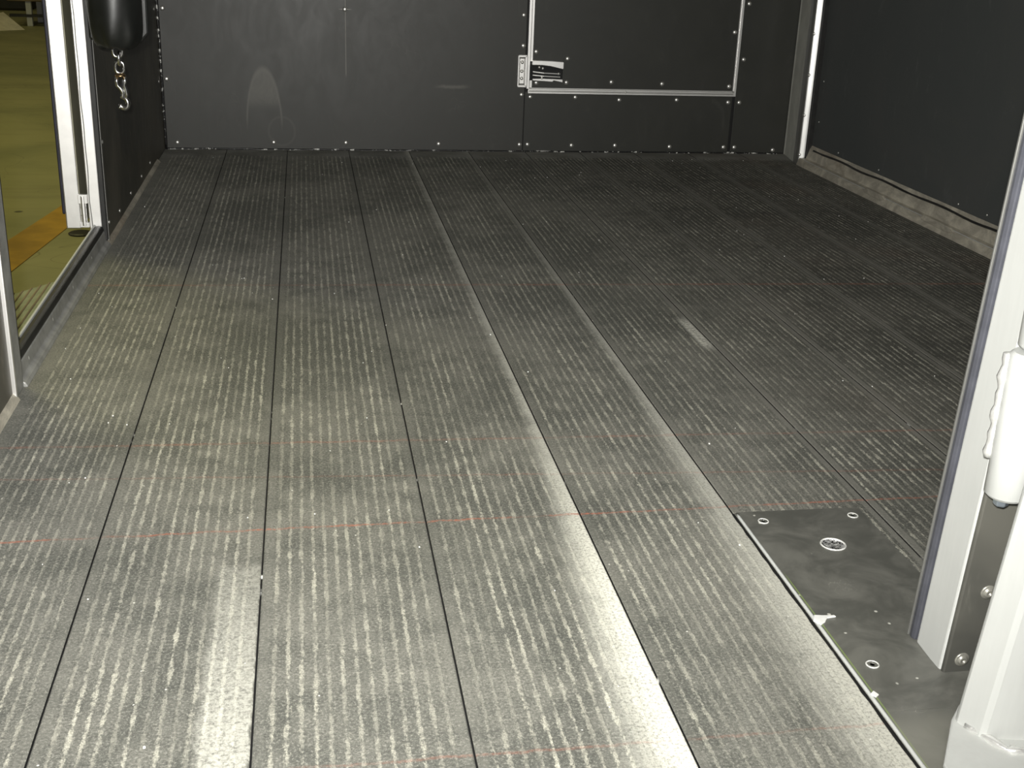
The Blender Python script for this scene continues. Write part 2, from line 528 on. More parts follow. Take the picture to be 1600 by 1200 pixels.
def tube(bm, pts, r, n=10, closed=False, cap=True):
    pts = [Vector(p) for p in pts]
    rs = r if hasattr(r, '__len__') else [r] * len(pts)
    rings = []
    m = len(pts)
    prev = None
    for i, p in enumerate(pts):
        if closed:
            d = pts[(i + 1) % m] - pts[i - 1]
        else:
            d = pts[min(i + 1, m - 1)] - pts[max(i - 1, 0)]
        d.normalize()
        if prev is None:
            u, v = frame_of(d)
        else:
            u = (prev - d * prev.dot(d)).normalized()
            v = d.cross(u)
        prev = u
        rings.append([bm.verts.new(p + (u * math.cos(2 * math.pi * k / n) + v * math.sin(2 * math.pi * k / n)) * rs[i]) for k in range(n)])
    for i in range(m if closed else m - 1):
        A, B = rings[i], rings[(i + 1) % m]
        for k in range(n):
            bm.faces.new((A[k], A[(k + 1) % n], B[(k + 1) % n], B[k]))
    if cap and not closed:
        bm.faces.new(rings[0])
        bm.faces.new(rings[-1])


def lathe(bm, prof, n=24, origin=(0, 0, 0), axis=(0, 0, 1)):
    """prof: (radius, height) pairs"""
    O = Vector(origin)
    d = Vector(axis).normalized()
    u, v = frame_of(d)
    rings = []
    for r, h in prof:
        if r < 1e-6:
            rings.append([bm.verts.new(O + d * h)])
        else:
            rings.append([bm.verts.new(O + d * h + (u * math.cos(2 * math.pi * k / n) + v * math.sin(2 * math.pi * k / n)) * r) for k in range(n)])
    for A, B in zip(rings, rings[1:]):
        for k in range(n):
            a, b = A[k % len(A)], A[(k + 1) % n % len(A)]
            c, e = B[(k + 1) % n % len(B)], B[k % len(B)]
            vs = []
            for q in (a, b, c, e):
                if q not in vs: vs.append(q)
            if len(vs) >= 3:
                bm.faces.new(vs)


def ring_mesh(bm, c, R, r, axis=(0, 0, 1), n=28, m=8):
    u, v = frame_of(axis)
    tube(bm, [Vector(c) + (u * math.cos(2 * math.pi * k / n) + v * math.sin(2 * math.pi * k / n)) * R for k in range(n)], r, m, closed=True)


def rivet_mesh(bm, c, axis, r=0.008, h=0.004):
    lathe(bm, [(r * 1.05, -0.001), (r * 1.05, 0.0004), (r * 0.9, h * 0.55), (r * 0.6, h * 0.86), (r * 0.25, h), (0, h * 1.02)], 16, c, axis)


_riv = {}
def rivet(parent, c, axis, r=0.0080, h=0.005, name='rivet', mat='rivet'):
    key = (tuple(axis), r, h, mat)
    if key not in _riv:
        bm = BM()
        rivet_mesh(bm, (0, 0, 0), axis, r, h)
        me = bpy.data.meshes.new(name)
        bmesh.ops.recalc_face_normals(bm, faces=bm.faces)
        bm.to_mesh(me); bm.free()
        me.materials.append(M[mat])
        for p in me.polygons: p.use_smooth = True
        _riv[key] = me
    o = bpy.data.objects.new(name, _riv[key])
    COL.objects.link(o)
    o.parent = parent
    o.location = Vector(c) - parent_world(parent)
    return o


def struct(name, bm, mat, **kw):
    o = obj(name, bm, mat, **kw)
    o['kind'] = 'structure'
    return o


# ------------------------------------------------------------------ dimensions
YB = 4.3204      # back wall face
XL = -0.485      # left lining face
XR = 1.743       # right edge of the floor
Y0 = 0.15        # rear end of the trailer floor
ZC = 2.05        # ceiling
GZ = -0.45       # hall floor

# ------------------------------------------------------------------ floor: planks with ribs
def build_floor():
    bm = BM()
    uv = bm.loops.layers.uv.new('rib')
    prof = []            # (x, z, ribcoord, ribbed, material)
    hw = 0.0011
    cum = 0
    for i in range(len(SEAMS) - 1):
        a, b = SEAMS[i] + hw, SEAMS[i + 1] - hw
        if i == 0: a = SEAMS[0]
        n = 13
        m = 0.0105
        if i == 0: a2 = a + 0.032
        else: a2 = a + m
        b2 = b - m
        pitch = (b2 - a2) / n
        prof.append((a, -0.0012 if i else 0, cum, 0, 0))
        if i: prof.append((a + 0.0015, 0.0, cum, 0, 0))
        prof.append((a2, 0.0, cum, 0, 0))
        for k in range(n):
            x0 = a2 + k * pitch
            c0 = cum + k
            prof.append((x0 + pitch * 0.02, 0.0, c0 + 0.02, 1, 0))
            prof.append((x0 + pitch * 0.28, -0.0003, c0 + 0.22, 1, 0))
            prof.append((x0 + pitch * 0.36, 0.0, c0 + 0.36, 1, 0))
            prof.append((x0 + pitch * 0.64, 0.0, c0 + 0.64, 1, 0))
            prof.append((x0 + pitch * 0.72, -0.0003, c0 + 0.78, 1, 0))
            prof.append((x0 + pitch * 0.98, 0.0, c0 + 0.98, 1, 0))
        prof.append((b2, 0.0, cum + n, 0, 0))
        prof.append((b - 0.0015, 0.0, cum + n, 0, 0))
        prof.append((b, -0.0012, cum + n, 0, 0))
        cum += n
        if i < len(SEAMS) - 2:
            prof.append((b + 0.0002, -0.004, cum, 0, 1))
            prof.append((SEAMS[i + 1] + hw - 0.0002, -0.004, cum, 0, 1))
    # ribs run out in a smooth band before the back wall
    ys = [Y0, 4.20, 4.205, YB + 0.02]
    rows = []
    for j, yv in enumerate(ys):
        rows.append([bm.verts.new((p[0], yv, p[1] if j < 2 else (0.0 if p[1] > -0.003 else p[1]))) for p in prof])
    for j in range(len(ys) - 1):
        for i in range(len(prof) - 1):
            f = bm.faces.new((rows[j][i], rows[j][i + 1], rows[j + 1][i + 1], rows[j + 1][i]))
            mi = 1 if (prof[i][4] or prof[i + 1][4]) else 0
            f.material_index = mi
            for lp, pi in zip(f.loops, (i, i + 1, i + 1, i)):
                ribbed = prof[pi][3] if j == 0 else 0
                lp[uv].uv = (prof[pi][2], ribbed)
    # body under the planks
    box(bm, XL - 0.06, 1.86, Y0, YB + 0.06, -0.10, -0.006, 1)
    me = bpy.data.meshes.new('floor')
    bm.to_mesh(me); bm.free()
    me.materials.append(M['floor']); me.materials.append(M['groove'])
    o = bpy.data.objects.new('floor', me)
    COL.objects.link(o)
    o['kind'] = 'structure'
    return o


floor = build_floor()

# ------------------------------------------------------------------ back wall
bm = BM()
box(bm, XL - 0.06, 1.86, YB + 0.004, YB + 0.05, -0.005, ZC)
wall_back = struct('wall_back', bm, M['groove_flat'])


def back_panel(x0, x1, z0, z1, mat, pts):
    bm = BM()
    box(bm, x0, x1, YB, YB + 0.005, z0, z1)
    p = obj('lining_panel', bm, mat, wall_back, bevel=0.0008)
    for x, z in pts:
        rivet(p, (x, YB, z), (0, -1, 0))
    return p


back_panel(XL + 0.008, 0.7745, 0.004, ZC, M['sheet_back'],
           [(-0.465, 0.469), (0.14, 0.481), (-0.466, 0.238), (-0.443, 0.023), (-0.114, 0.026), (0.138, 0.027), (0.469, 0.026), (0.763, 0.478), (0.765, 0.374), (0.765, 0.204), (0.764, 0.026),
            (-0.465, 0.73), (0.14, 0.75), (0.765, 0.70)])
back_panel(0.7775, 1.557, 0.004, 0.215, M['sheet'],
           [(0.797, 0.197), (0.963, 0.198), (1.127, 0.191), (1.344, 0.194), (1.542, 0.188), (0.794, 0.027), (0.958, 0.025), (1.122, 0.026), (1.331, 0.023), (1.541, 0.023)])
back_panel(1.568, 1.80, 0.004, ZC, M['sheet'],
           [(1.585, 0.188), (1.586, 0.343), (1.586, 0.538), (1.583, 0.023), (1.736, 0.014)])
back_panel(0.7775, 1.564, 1.06, ZC, M['sheet'], [])
# catch plate the latch closes on
bm = BM()
for (xa, xb, za, zb) in ((0.748, 0.780, 0.334, 0.344), (0.748, 0.780, 0.230, 0.240), (0.746, 0.753, 0.232, 0.342), (0.772, 0.782, 0.232, 0.342)):
    box(bm, xa, xb, YB - 0.012, YB - 0.001, za, zb)
box(bm, 0.754, 0.772, YB - 0.006, YB - 0.001, 0.242, 0.332)
catch = obj('latch_catch', bm, M['alu_trim'], wall_back, bevel=0.003)
for z in (0.262, 0.287, 0.318):
    rivet(catch, (0.762, YB - 0.006, z), (0, -1, 0), 0.006, 0.005, 'screw')

# glinting caulk bead along the foot of the back wall and up the left corner
def mat_bead():
    t = NT('black caulk with metal glints')
    P = t.pos()
    n = t.noise(t.vmul(P, (1, 1, 1)), 55, 3, 0.7)
    n2 = t.noise(P, 5, 2)
    f = t.mul(t.ss(n, 0.54, 0.60), t.ss(n2, 0.40, 0.55, 0.2, 1))
    return t.out(t.mix(f, (0.008, 0.008, 0.008), (0.8, 0.8, 0.76)), 0.4, 0)
M['bead'] = mat_bead()
bm = BM()
tube(bm, [(x, YB - 0.001 + 0.001 * math.sin(x * 31), 0.0015 + 0.0012 * math.sin(x * 17) + 0.0008 * math.sin(x * 53)) for x in [XL + i * 0.01 for i in range(int((1.77 - XL) / 0.01))]], 0.0032, 6)
bead = struct('trim_4', bm, M['bead'], smooth=True)
bm = BM()
tube(bm, [(XL + 0.003 + 0.0006 * math.sin(z * 37), YB - 0.002, z) for z in [i * 0.02 for i in range(100)]], 0.0032, 6)
struct('trim_5', bm, M['bead'], smooth=True)

# ------------------------------------------------------------------ hatch in the back wall
hatch = empty('hatch', (0.787, YB, 0.21))
tag(hatch, 'black riveted hatch with bright aluminium edging set in the back wall', 'hatch')
bm = BM()
box(bm, 0.795, 1.553, YB - 0.002, YB + 0.003, 0.228, 1.05)
hp = obj('hatch_panel', bm, M['sheet'], hatch, bevel=0.001)
for x, z in [(0.812, 0.355), (0.927, 0.333), (0.817, 0.247), (0.927, 0.250), (1.093, 0.254), (1.283, 0.251), (1.539, 0.246), (1.541, 0.438), (0.812, 0.56)]:
    rivet(hp, (x, YB - 0.002, z), (0, -1, 0))
bm = BM()   # left upright of the edging, wide with a step
prism(bm, [(0.781, YB + 0.003), (0.781, YB - 0.008), (0.7905, YB - 0.008), (0.7915, YB - 0.005), (0.8005, YB - 0.005), (0.8005, YB + 0.003)], 'z', 0.226, 1.06)
obj('edge_trim', bm, M['alu_trim'], hatch, bevel=0.0008)
bm = BM()   # bottom rail, three fine steps
prism(bm, [(YB + 0.003, 0.211), (YB - 0.009, 0.211), (YB - 0.009, 0.2145), (YB - 0.006, 0.2155), (YB - 0.006, 0.2205), (YB - 0.0085, 0.2215), (YB - 0.0085, 0.224), (YB - 0.005, 0.225), (YB - 0.005, 0.2295), (YB + 0.003, 0.2295)], 'x', 0.787, 1.5655)
tr = obj('edge_trim', bm, M['alu_trim'], hatch)
bm = BM()
box(bm, 0.79, 1.560, YB - 0.0066, YB - 0.004, 0.2165, 0.2198)
box(bm, 0.79, 1.560, YB - 0.0054, YB - 0.004, 0.2262, 0.2282)
obj('trim_groove', bm, M['alu_dull'], tr)
rivet(tr, (1.146, YB - 0.008, 0.2205), (0, -1, 0), 0.004, 0.003, 'screw')
bm = BM()
prism(bm, [(1.553, YB + 0.003), (1.553, YB - 0.005), (1.5575, YB - 0.005), (1.558, YB - 0.008), (1.5655, YB - 0.008), (1.5655, YB + 0.003)], 'z', 0.211, 1.06)
obj('edge_trim', bm, M['alu_trim'], hatch)
# over-centre latch
latch = empty('latch', (0, 0, 0)); latch.parent = hatch; latch.matrix_parent_inverse = Matrix.Translation(-Vector(hatch.location))
bm = BM()
prism(bm, [(0.796, 0.327), (0.826, 0.327), (0.868, 0.326), (0.909, 0.3235), (0.909, 0.298), (0.885, 0.303), (0.860, 0.308), (0.830, 0.311), (0.796, 0.311)], 'y', YB - 0.028, YB - 0.004)
obj('latch_lever', bm, M['alu_trim'], latch, bevel=0.0015)
bm = BM()
box(bm, 0.790, 0.909, YB - 0.012, YB - 0.002, 0.256, 0.322)
obj('latch_body', bm, M['groove_flat'], latch, bevel=0.002)
bm = BM()
prism(bm, [(0.800, 0.257), (0.872, 0.2535), (0.876, 0.258), (0.909, 0.252), (0.909, 0.262), (0.84, 0.264), (0.800, 0.263)], 'y', YB - 0.020, YB - 0.004)
tube(bm, [(0.80, YB - 0.014, 0.287), (0.84, YB - 0.018, 0.283), (0.90, YB - 0.016, 0.281)], 0.0028, 8)
tube(bm, [(0.80, YB - 0.014, 0.275), (0.84, YB - 0.018, 0.272), (0.90, YB - 0.016, 0.270)], 0.0028, 8)
obj('latch_rail', bm, M['alu_trim'], latch, bevel=0.0008)
for x, z in [(0.835, 0.300), (0.893, 0.282), (0.833, 0.266), (0.822, 0.303)]:
    o = rivet(latch, (x, YB - 0.020, z), (0, -1, 0), 0.0045, 0.004, 'pin')

# seams beside the hatch
# ------------------------------------------------------------------ left wall, door opening y 2.0 .. 2.96
YD0, YD1, ZS = 2.0, 2.955, 0.050
bm = BM()
box(bm, XL - 0.036, XL - 0.004, YD1 + 0.012, YB + 0.05, -0.10, ZC)
box(bm, XL - 0.036, XL - 0.004, Y0, YD0 - 0.062, -0.10, ZC)
box(bm, XL - 0.036, XL - 0.004, YD0 - 0.062, YD1 + 0.012, 1.85, ZC)
wall_left = struct('wall_left', bm, M['outer'])
bm = BM()
box(bm, XL - 0.004, XL, YD1 + 0.034, YB, 0.003, ZC)
lp = obj('lining_panel', bm, M['sheet_left'], wall_left, bevel=0.001)
for yy, zz in [(3.88, 0.033), (3.663, 0.033), (3.422, 0.033), (3.201, 0.033), (3.02, 0.045), (4.255, 0.237), (3.016, 0.242), (4.25, 0.47), (3.02, 0.6)]:
    rivet(lp, (XL, yy, zz), (1, 0, 0), 0.005, 0.003)
bm = BM()
box(bm, XL - 0.004, XL, Y0, YD0 - 0.062, 0.003, ZC)
lp2 = obj('lining_panel', bm, M['sheet_left'], wall_left, bevel=0.001)

# far jamb of the doorway: white reveal, rubber seal and thin edge strips
bm = BM()
box(bm, XL - 0.036, XL - 0.008, YD1 + 0.008, YD1 + 0.022, 0.02, 1.85)
fj = struct('trim_1', bm, M['alu_trim'], bevel=0.002)
bm = BM()
box(bm, XL - 0.0085, XL + 0.003, YD1 + 0.010, YD1 + 0.024, 0.012, 1.85)
obj('rubber_seal', bm, M['rubber'], fj, bevel=0.002)
bm = BM()
box(bm, XL - 0.003, XL + 0.004, YD1 + 0.026, YD1 + 0.036, 0.005, 1.85)
obj('edge_strip', bm, M['alu_dull'], fj, bevel=0.002)
bm = BM()
tube(bm, [(XL - 0.030 + 0.0015 * math.sin(z * 40) * math.sin(z * 13), YD1 + 0.007, z) for z in [0.03 + i * 0.02 for i in range(90)]], 0.0012, 6)
obj('caulk_or_shadow_line', bm, M['alu_dull'], fj)

# near jamb
bm = BM()
prism(bm, [(XL - 0.042, YD0), (XL - 0.042, YD0 - 0.062), (XL, YD0 - 0.062), (XL + 0.004, YD0 - 0.052), (XL + 0.004, YD0 - 0.006), (XL, YD0)], 'z', 0.0, 1.85)
nj = struct('trim_2', bm, M['sill'], bevel=0.003)
bm = BM()
box(bm, XL - 0.002, XL + 0.0065, YD0 - 0.066, YD0 - 0.058, 0.0, 1.85)
obj('edge_highlight', bm, M['alu_trim'], nj, bevel=0.002)  # bright strip added to give the jamb edge its highlight
bm = BM()
box(bm, XL - 0.030, XL + 0.002, YD0, YD0 + 0.010, 0.045, 1.85)
obj('rubber_seal', bm, M['rubber'], nj, bevel=0.003)

# sill: grey upstand, rounded foot, black seal, pale outer lip
bm = BM()
prism(bm, [(XL - 0.036, -0.08), (XL + 0.001, -0.08), (XL + 0.010, 0.001), (XL + 0.007, 0.007), (XL - 0.001, 0.012), (XL - 0.004, 0.034), (XL - 0.008, 0.038), (XL - 0.036, 0.038)], 'y', YD0 - 0.002, YD1 + 0.012)
sill = struct('trim_3', bm, M['sill'], bevel=0.002)
bm = BM()
prism(bm, [(XL - 0.022, 0.036), (XL - 0.006, 0.034), (XL - 0.003, 0.040), (XL - 0.007, 0.048), (XL - 0.014, 0.050), (XL - 0.022, 0.049)], 'y', YD0, YD1 + 0.005)
obj('rubber_seal', bm, M['rubber'], sill, bevel=0.002)
bm = BM()
prism(bm, [(XL - 0.0265, 0.038), (XL - 0.022, 0.038), (XL - 0.022, 0.0525), (XL - 0.0265, 0.0525)], 'y', YD0, YD1 + 0.005)
obj('outer_lip', bm, M['alu_soft'], sill, bevel=0.001)
bm = BM()
for yy in (2.08, 2.30, 2.52, 2.76):
    lathe(bm, [(0.006, 0), (0.005, 0.002), (0, 0.003)], 8, (XL - 0.005, yy, 0.024), (1, 0, 0.2))
obj('weld_spot', bm, M['weld'], sill, smooth=True)

# raised grey angle along the wall foot, both sides of the doorway
bm = BM()
prism(bm, [(XL, 0.0), (XL + 0.010, 0.0), (XL + 0.008, 0.004), (XL + 0.001, 0.010), (XL, 0.010)], 'y', YD1 + 0.012, YB - 0.25)
prism(bm, [(XL, 0.0), (XL + 0.010, 0.0), (XL + 0.008, 0.004), (XL + 0.001, 0.012), (XL, 0.012)], 'y', Y0, YD0 - 0.062)
struct('baseboard_left', bm, M['rail'])

# ------------------------------------------------------------------ open door leaf, folded back outside
door = empty('door_1', (-0.56, 2.97, 0.04))
tag(door, 'open trailer side door, white aluminium edge seen beside the doorway', 'door', kind='structure')
bm = BM()
box(bm, -0.5765, -0.5415, 2.97, 3.86, 0.040, 1.80)
obj('edge_frame', bm, M['alu_trim'], door, bevel=0.003)
bm = BM()
box(bm, -0.5835, -0.5765, 2.972, 3.86, 0.075, 1.80)
obj('outer_skin', bm, M['navy'], door, bevel=0.003)
bm = BM()
box(bm, -0.5415, -0.5400, 2.975, 3.85, 0.055, 1.80)
obj('inner_skin', bm, M['skin_in'], door)
hin = BM()
box(hin, -0.5425, -0.521, 2.958, 2.972, 0.104, 0.126)
box(hin, -0.5425, -0.521, 2.958, 2.972, 0.046, 0.058)
tube(hin, [(-0.532, 2.962, 0.050), (-0.532, 2.962, 0.122)], 0.0060, 10)
tube(hin, [(-0.5385, 2.964, 0.055), (-0.5385, 2.964, 0.112)], 0.002, 8)
tube(hin, [(-0.5265, 2.964, 0.058), (-0.5265, 2.964, 0.112)], 0.002, 8)
for zz in (0.055, 0.075, 0.095, 0.113):
    lathe(hin, [(0.007, -0.002), (0.007, 0.002), (0, 0.002)], 10, (-0.532, 2.964, zz), (0, 0, 1))
obj('hinge', hin, M['alu_trim'], door, smooth=False, bevel=0.0008)

# side ramp folded down outside the doorway
th = math.radians(17)
RM = Matrix.Translation((XL - 0.045, 0, -0.025)) @ Matrix.Rotation(-th, 4, 'Y')
bm = BM()
box(bm, -0.62, 0.0, 2.02, 2.79, -0.022, 0.0, 0, RM)
ramp = obj('ramp', bm, M['ramp'], bevel=0.003)
tag(ramp, 'pale green ribbed ramp sloping down outside the left doorway', 'ramp')
bm = BM()
k = -0.018
while k > -0.60:
    box(bm, k - 0.0035, k, 2.03, 2.785, -0.0005, 0.003, 0, RM)
    k -= 0.021
obj('tread_ribs', bm, M['benchwood'], ramp)

# ------------------------------------------------------------------ right wall
bm = BM()
box(bm, 1.80, 1.85, 1.30, 4.10, -0.10, ZC)
box(bm, 1.80, 1.85, 4.30, YB + 0.05, -0.10, ZC)
wall_right = struct('wall_right', bm, M['outer'])
bm = BM()
box(bm, 1.788, 1.800, 1.30, 4.095, 0.070, ZC)
rp = obj('lining_panel', bm, M['sheet_right'], wall_right, bevel=0.002)
for yy, zz in [(3.86, 0.085), (3.55, 0.085), (3.05, 0.085), (2.9, 0.088), (4.05, 0.30), (4.05, 0.16)]:
    rivet(rp, (1.788, yy, zz), (-1, 0, 0), 0.0028, 0.002)
# rail at the foot: lower sloping strip, ledge, upper recessed strip
bm = BM()
prism(bm, [(1.743, -0.02), (1.743, 0.002), (1.750, 0.020), (1.753, 0.024), (1.770, 0.026), (1.778, 0.050), (1.781, 0.060), (1.792, 0.078), (1.80, 0.078), (1.80, -0.02)], 'y', 1.30, 4.10)
bb = struct('baseboard_right', bm, M['rail'], bevel=0.001)
bm = BM()
for a, b in ((3.18, 3.42), (2.98, 3.0), (2.74, 2.70)):
    a, b = min(a, b), max(a, b)
bmw = BM()
for a, b in ((3.40, 3.56), (2.98, 3.18)):
    pts = [(a, 0.021), (a + 0.02, 0.030), (b - 0.03, 0.031), (b, 0.022), (b - 0.02, 0.014), (a + 0.03, 0.012)]
    prism(bmw, pts, 'x', 1.746, 1.7535)
obj('weld_patch', bmw, M['rail'], bb, bevel=0.002)
bm.free()
bm = BM()
tube(bm, [(1.7515, 1.30 + i * 0.05, 0.0245) for i in range(56)], 0.0011, 6)
obj('ledge_edge', bm, M['alu_soft'], bb)
bm = BM()
tube(bm, [(1.781 + 0.001 * math.sin(i * 1.3), 1.30 + i * 0.05, 0.060 + 0.002 * math.sin(i * 0.9)) for i in range(56)], 0.0035, 6)
obj('caulk_or_shadow_line', bm, M['rubber'], bb)  # black tube drawn as the shadow line above the ledge

# corner post between back wall and right wall
bm = BM()
prism(bm, [(1.778, 4.315), (1.778, 4.30), (1.750, 4.145), (1.80, 4.145), (1.86, 4.20), (1.86, 4.315)], 'z', 0.0, ZC)
cp = struct('trim_6', bm, M['post_grey'], bevel=0.002)
bm = BM()
prism(bm, [(1.7455, 4.118), (1.7475, 4.145), (1.765, 4.145), (1.80, 4.10), (1.80, 4.090), (1.766, 4.100), (1.752, 4.106)], 'z', 0.0, ZC)
ce = obj('corner_edge', bm, M['alu'], cp, bevel=0.003)
bm = BM()
box(bm, 1.768, 1.80, 4.082, 4.094, 0.0, ZC)
obj('rubber_seal', bm, M['rubber'], cp, bevel=0.002)
for zz in (0.035, 0.175, 0.315, 0.455, 0.6):
    rivet(ce, (1.753, 4.106, zz), (-0.7, -0.7, 0), 0.0055, 0.003)

# ------------------------------------------------------------------ ceiling
bm = BM()
box(bm, XL - 0.06, 1.86, Y0, YB + 0.06, ZC, ZC + 0.04)
struct('ceiling', bm, M['ceil'])

# ------------------------------------------------------------------ steel floor plate by the front post
plate = empty('floor_plate', (0.668, 1.2, 0.0))
tag(plate, 'black steel floor plate with bolt rings and one bright hole, right foreground', 'floor plate')
bm = BM()
hc, hr = Vector((0.676, 1.318)), 0.0165
N = 48
outer = []
x0, x1, y0, y1, zt = 0.5785, 0.757, 0.963, 1.421, 0.0055
def rect_pt(a):
    c, s = math.cos(a), math.sin(a)
    k = 1e9
    if c > 1e-9: k = min(k, (x1 - hc.x) / c)
    if c < -1e-9: k = min(k, (x0 - hc.x) / c)
    if s > 1e-9: k = min(k, (y1 - hc.y) / s)
    if s < -1e-9: k = min(k, (y0 - hc.y) / s)
    return (hc.x + c * k, hc.y + s * k)
angs = sorted([2 * math.pi * i / N for i in range(N)] + [math.atan2(cy - hc.y, cx - hc.x) % (2 * math.pi) for cx in (x0, x1) for cy in (y0, y1)])
inn_t = [bm.verts.new((hc.x + hr * math.cos(a), hc.y + hr * math.sin(a), zt)) for a in angs]
inn_b = [bm.verts.new((hc.x + hr * math.cos(a), hc.y + hr * math.sin(a), 0.0005)) for a in angs]
out_t = [bm.verts.new((*rect_pt(a), zt)) for a in angs]
out_b = [bm.verts.new((*rect_pt(a), 0.0005)) for a in angs]
n = len(angs)
for i in range(n):
    j = (i + 1) % n
    bm.faces.new((inn_t[i], inn_t[j], out_t[j], out_t[i]))
    bm.faces.new((inn_b[i], out_b[i], out_b[j], inn_b[j]))
    bm.faces.new((inn_t[i], inn_b[i], inn_b[j], inn_t[j]))
    bm.faces.new((out_t[i], out_t[j], out_b[j], out_b[i]))
obj('plate_sheet', bm, M['plate'], plate)
bm = BM()   # tail section bending down towards the rear
prism(bm, [(0.963, 0.0006), (0.963, 0.0055), (0.90, 0.0045), (0.80, 0.003), (0.74, 0.003), (0.74, 0.0006)], 'x', 0.5785, 0.757)
obj('plate_tail', bm, M['plate'], plate, bevel=0.001)
bm = BM()
tube(bm, [(0.5775, 1.418 - i * 0.01, 0.0042) for i in range(66)], 0.0022, 8)
obj('plate_edge', bm, M['alu_soft'], plate, smooth=True)
bm = BM()   # dark strip standing in for the shadow along the plate's left edge
prismpts = []
for i in range(34):
    yy = 1.425 - i * 0.02
    prismpts.append((0.5735 + random.uniform(-0.0012, 0.0012), yy))
poly = prismpts + [(0.5765, y) for _, y in reversed(prismpts)]
prism(bm, poly, 'z', 0.0002, 0.0012)
obj('edge_shadow', bm, M['groove_flat'], plate)
for cx, cy in ((0.606, 1.391), (0.739, 1.396), (0.604, 1.046)):
    bm = BM()
    ring_mesh(bm, (cx, cy, 0.0060), 0.0068, 0.0009)
    rg = obj('bolt_ring', bm, M['white_metal'], plate, smooth=True)
    bm = BM()
    lathe(bm, [(0.0062, 0.0), (0.0058, 0.0009), (0.0032, 0.0010), (0.0028, 0.0002), (0, 0.0002)], 20, (cx, cy, 0.0053))
    obj('bolt_head', bm, M['plate'], rg, smooth=False)
bm = BM()
ring_mesh(bm, (hc.x, hc.y, 0.0057), 0.0162, 0.0012)
soc = obj('socket_rim', bm, M['white_metal'], plate, smooth=True)
bm = BM()
lathe(bm, [(0.0162, 0.0055), (0.0150, 0.0035), (0.0128, 0.0016), (0.007, 0.0012), (0.006, 0.0020), (0, 0.0022)], 28, (hc.x, hc.y, 0.0))
t_ = NT('scraped socket metal')
nn = t_.noise(t_.pos(), 260, 4, 0.8)
M['socket'] = t_.out(t_.mix(t_.ss(nn, 0.42, 0.6), (0.03, 0.03, 0.03), (0.85, 0.85, 0.85)), 0.3, 0.8)
obj('socket_cup', bm, M['socket'], soc, smooth=True)

def scrap(name, pts, z, label, h=0.0015):
    cx = sum(p[0] for p in pts) / len(pts); cy = sum(p[1] for p in pts) / len(pts)
    bm = BM()
    prism(bm, [(p[0], p[1]) for p in pts], 'z', z, z + h)
    o = obj(name, bm, M['white'], bevel=0.0004)
    tag(o, label, 'scrap')
    return o
scrap('plastic_scrap', [(0.573, 1.138), (0.579, 1.150), (0.590, 1.148), (0.603, 1.147), (0.604, 1.144), (0.592, 1.142), (0.586, 1.134), (0.579, 1.129)], 0.0058,
      'torn white plastic scrap lying across the left edge of the floor plate')
scrap('plaster_crumb', [(0.576, 0.992), (0.582, 0.997), (0.585, 0.990), (0.580, 0.986)], 0.0062,
      'small white crumb stuck on the plate edge below the nearest bolt ring')

# loose crumbs over the floor
bm = BM()
spots = []
for _ in range(150):
    x = random.uniform(-0.45, 1.7); y = random.uniform(0.95, 4.2)
    if 0.56 < x < 0.78 and y < 1.45: continue
    s = random.uniform(0.0008, 0.0017)
    v = Vector((x, y, 0.0003 + s))
    ico = bmesh.ops.create_icosphere(bm, subdivisions=1, radius=s, matrix=Matrix.Translation(v) @ Matrix.Diagonal((1, random.uniform(0.6, 1.8), 0.8, 1)))
deb = obj('dust_crumbs', bm, M['white'])
tag(deb, 'tiny white dust crumbs scattered over the black ribbed floor', 'debris', kind='stuff')

# ------------------------------------------------------------------ right foreground: swing panel, hinge and near post
LEAN = math.atan2(0.042, 0.60)
div = empty('divider_panel', (0.675, 1.03, 0.0))
tag(div, 'upright divider edge: silver channel with black riveted lining, right foreground', 'divider')
# everything below is in the panel's own frame: origin at its near bottom corner
def dobj(name, bm, mat, parent=div, **kw):
    o = obj(name, bm, mat, None, **kw)
    o.parent = parent
    return o
bm = BM()
prism(bm, [(0.0, 0.0), (0.0, 0.053), (0.003, 0.056), (0.05, 0.056), (0.05, 0.0)], 'z', 0.002, 1.80)
ch = dobj('edge_channel', bm, M['alu_soft'], bevel=0.0025)
bm = BM()
prism(bm, [(-0.0010, 0.0565), (-0.0030, 0.061), (-0.0022, 0.067), (0.010, 0.067), (0.010, 0.0565)], 'z', 0.003, 1.80)
dobj('edge_strip', bm, M['alu_blue'], bevel=0.001)
bm = BM()
box(bm, -0.0040, 0.008, 0.0672, 0.0700, 0.003, 1.80)
dobj('edge_lip', bm, M['alu_dull'], bevel=0.0006)
bm = BM()
box(bm, 0.001, 0.60, -0.0065, -0.0003, -0.006, 1.80)
rub = dobj('rubber_lining', bm, M['panel_rubber'], bevel=0.002)
bm = BM()
box(bm, 0.05, 0.60, 0.0, 0.05, 0.002, 1.80)
dobj('core_panel', bm, M['alu_dull'])
for x, z in ((0.031, 0.110), (0.020, 0.0225)):
    bm = BM()
    lathe(bm, [(0.0085, 0), (0.0085, 0.0012), (0.0068, 0.0016), (0.006, 0.0016), (0.0055, 0.003), (0.004, 0.0042), (0.0022, 0.0043), (0.002, 0.0020), (0, 0.0020)], 24, (x, -0.0063, z), (0, -1, 0))
    r = dobj('rivet', bm, M['rivet_grey'], smooth=True)
    r.parent = rub
div.rotation_euler = (LEAN, 0, 0)

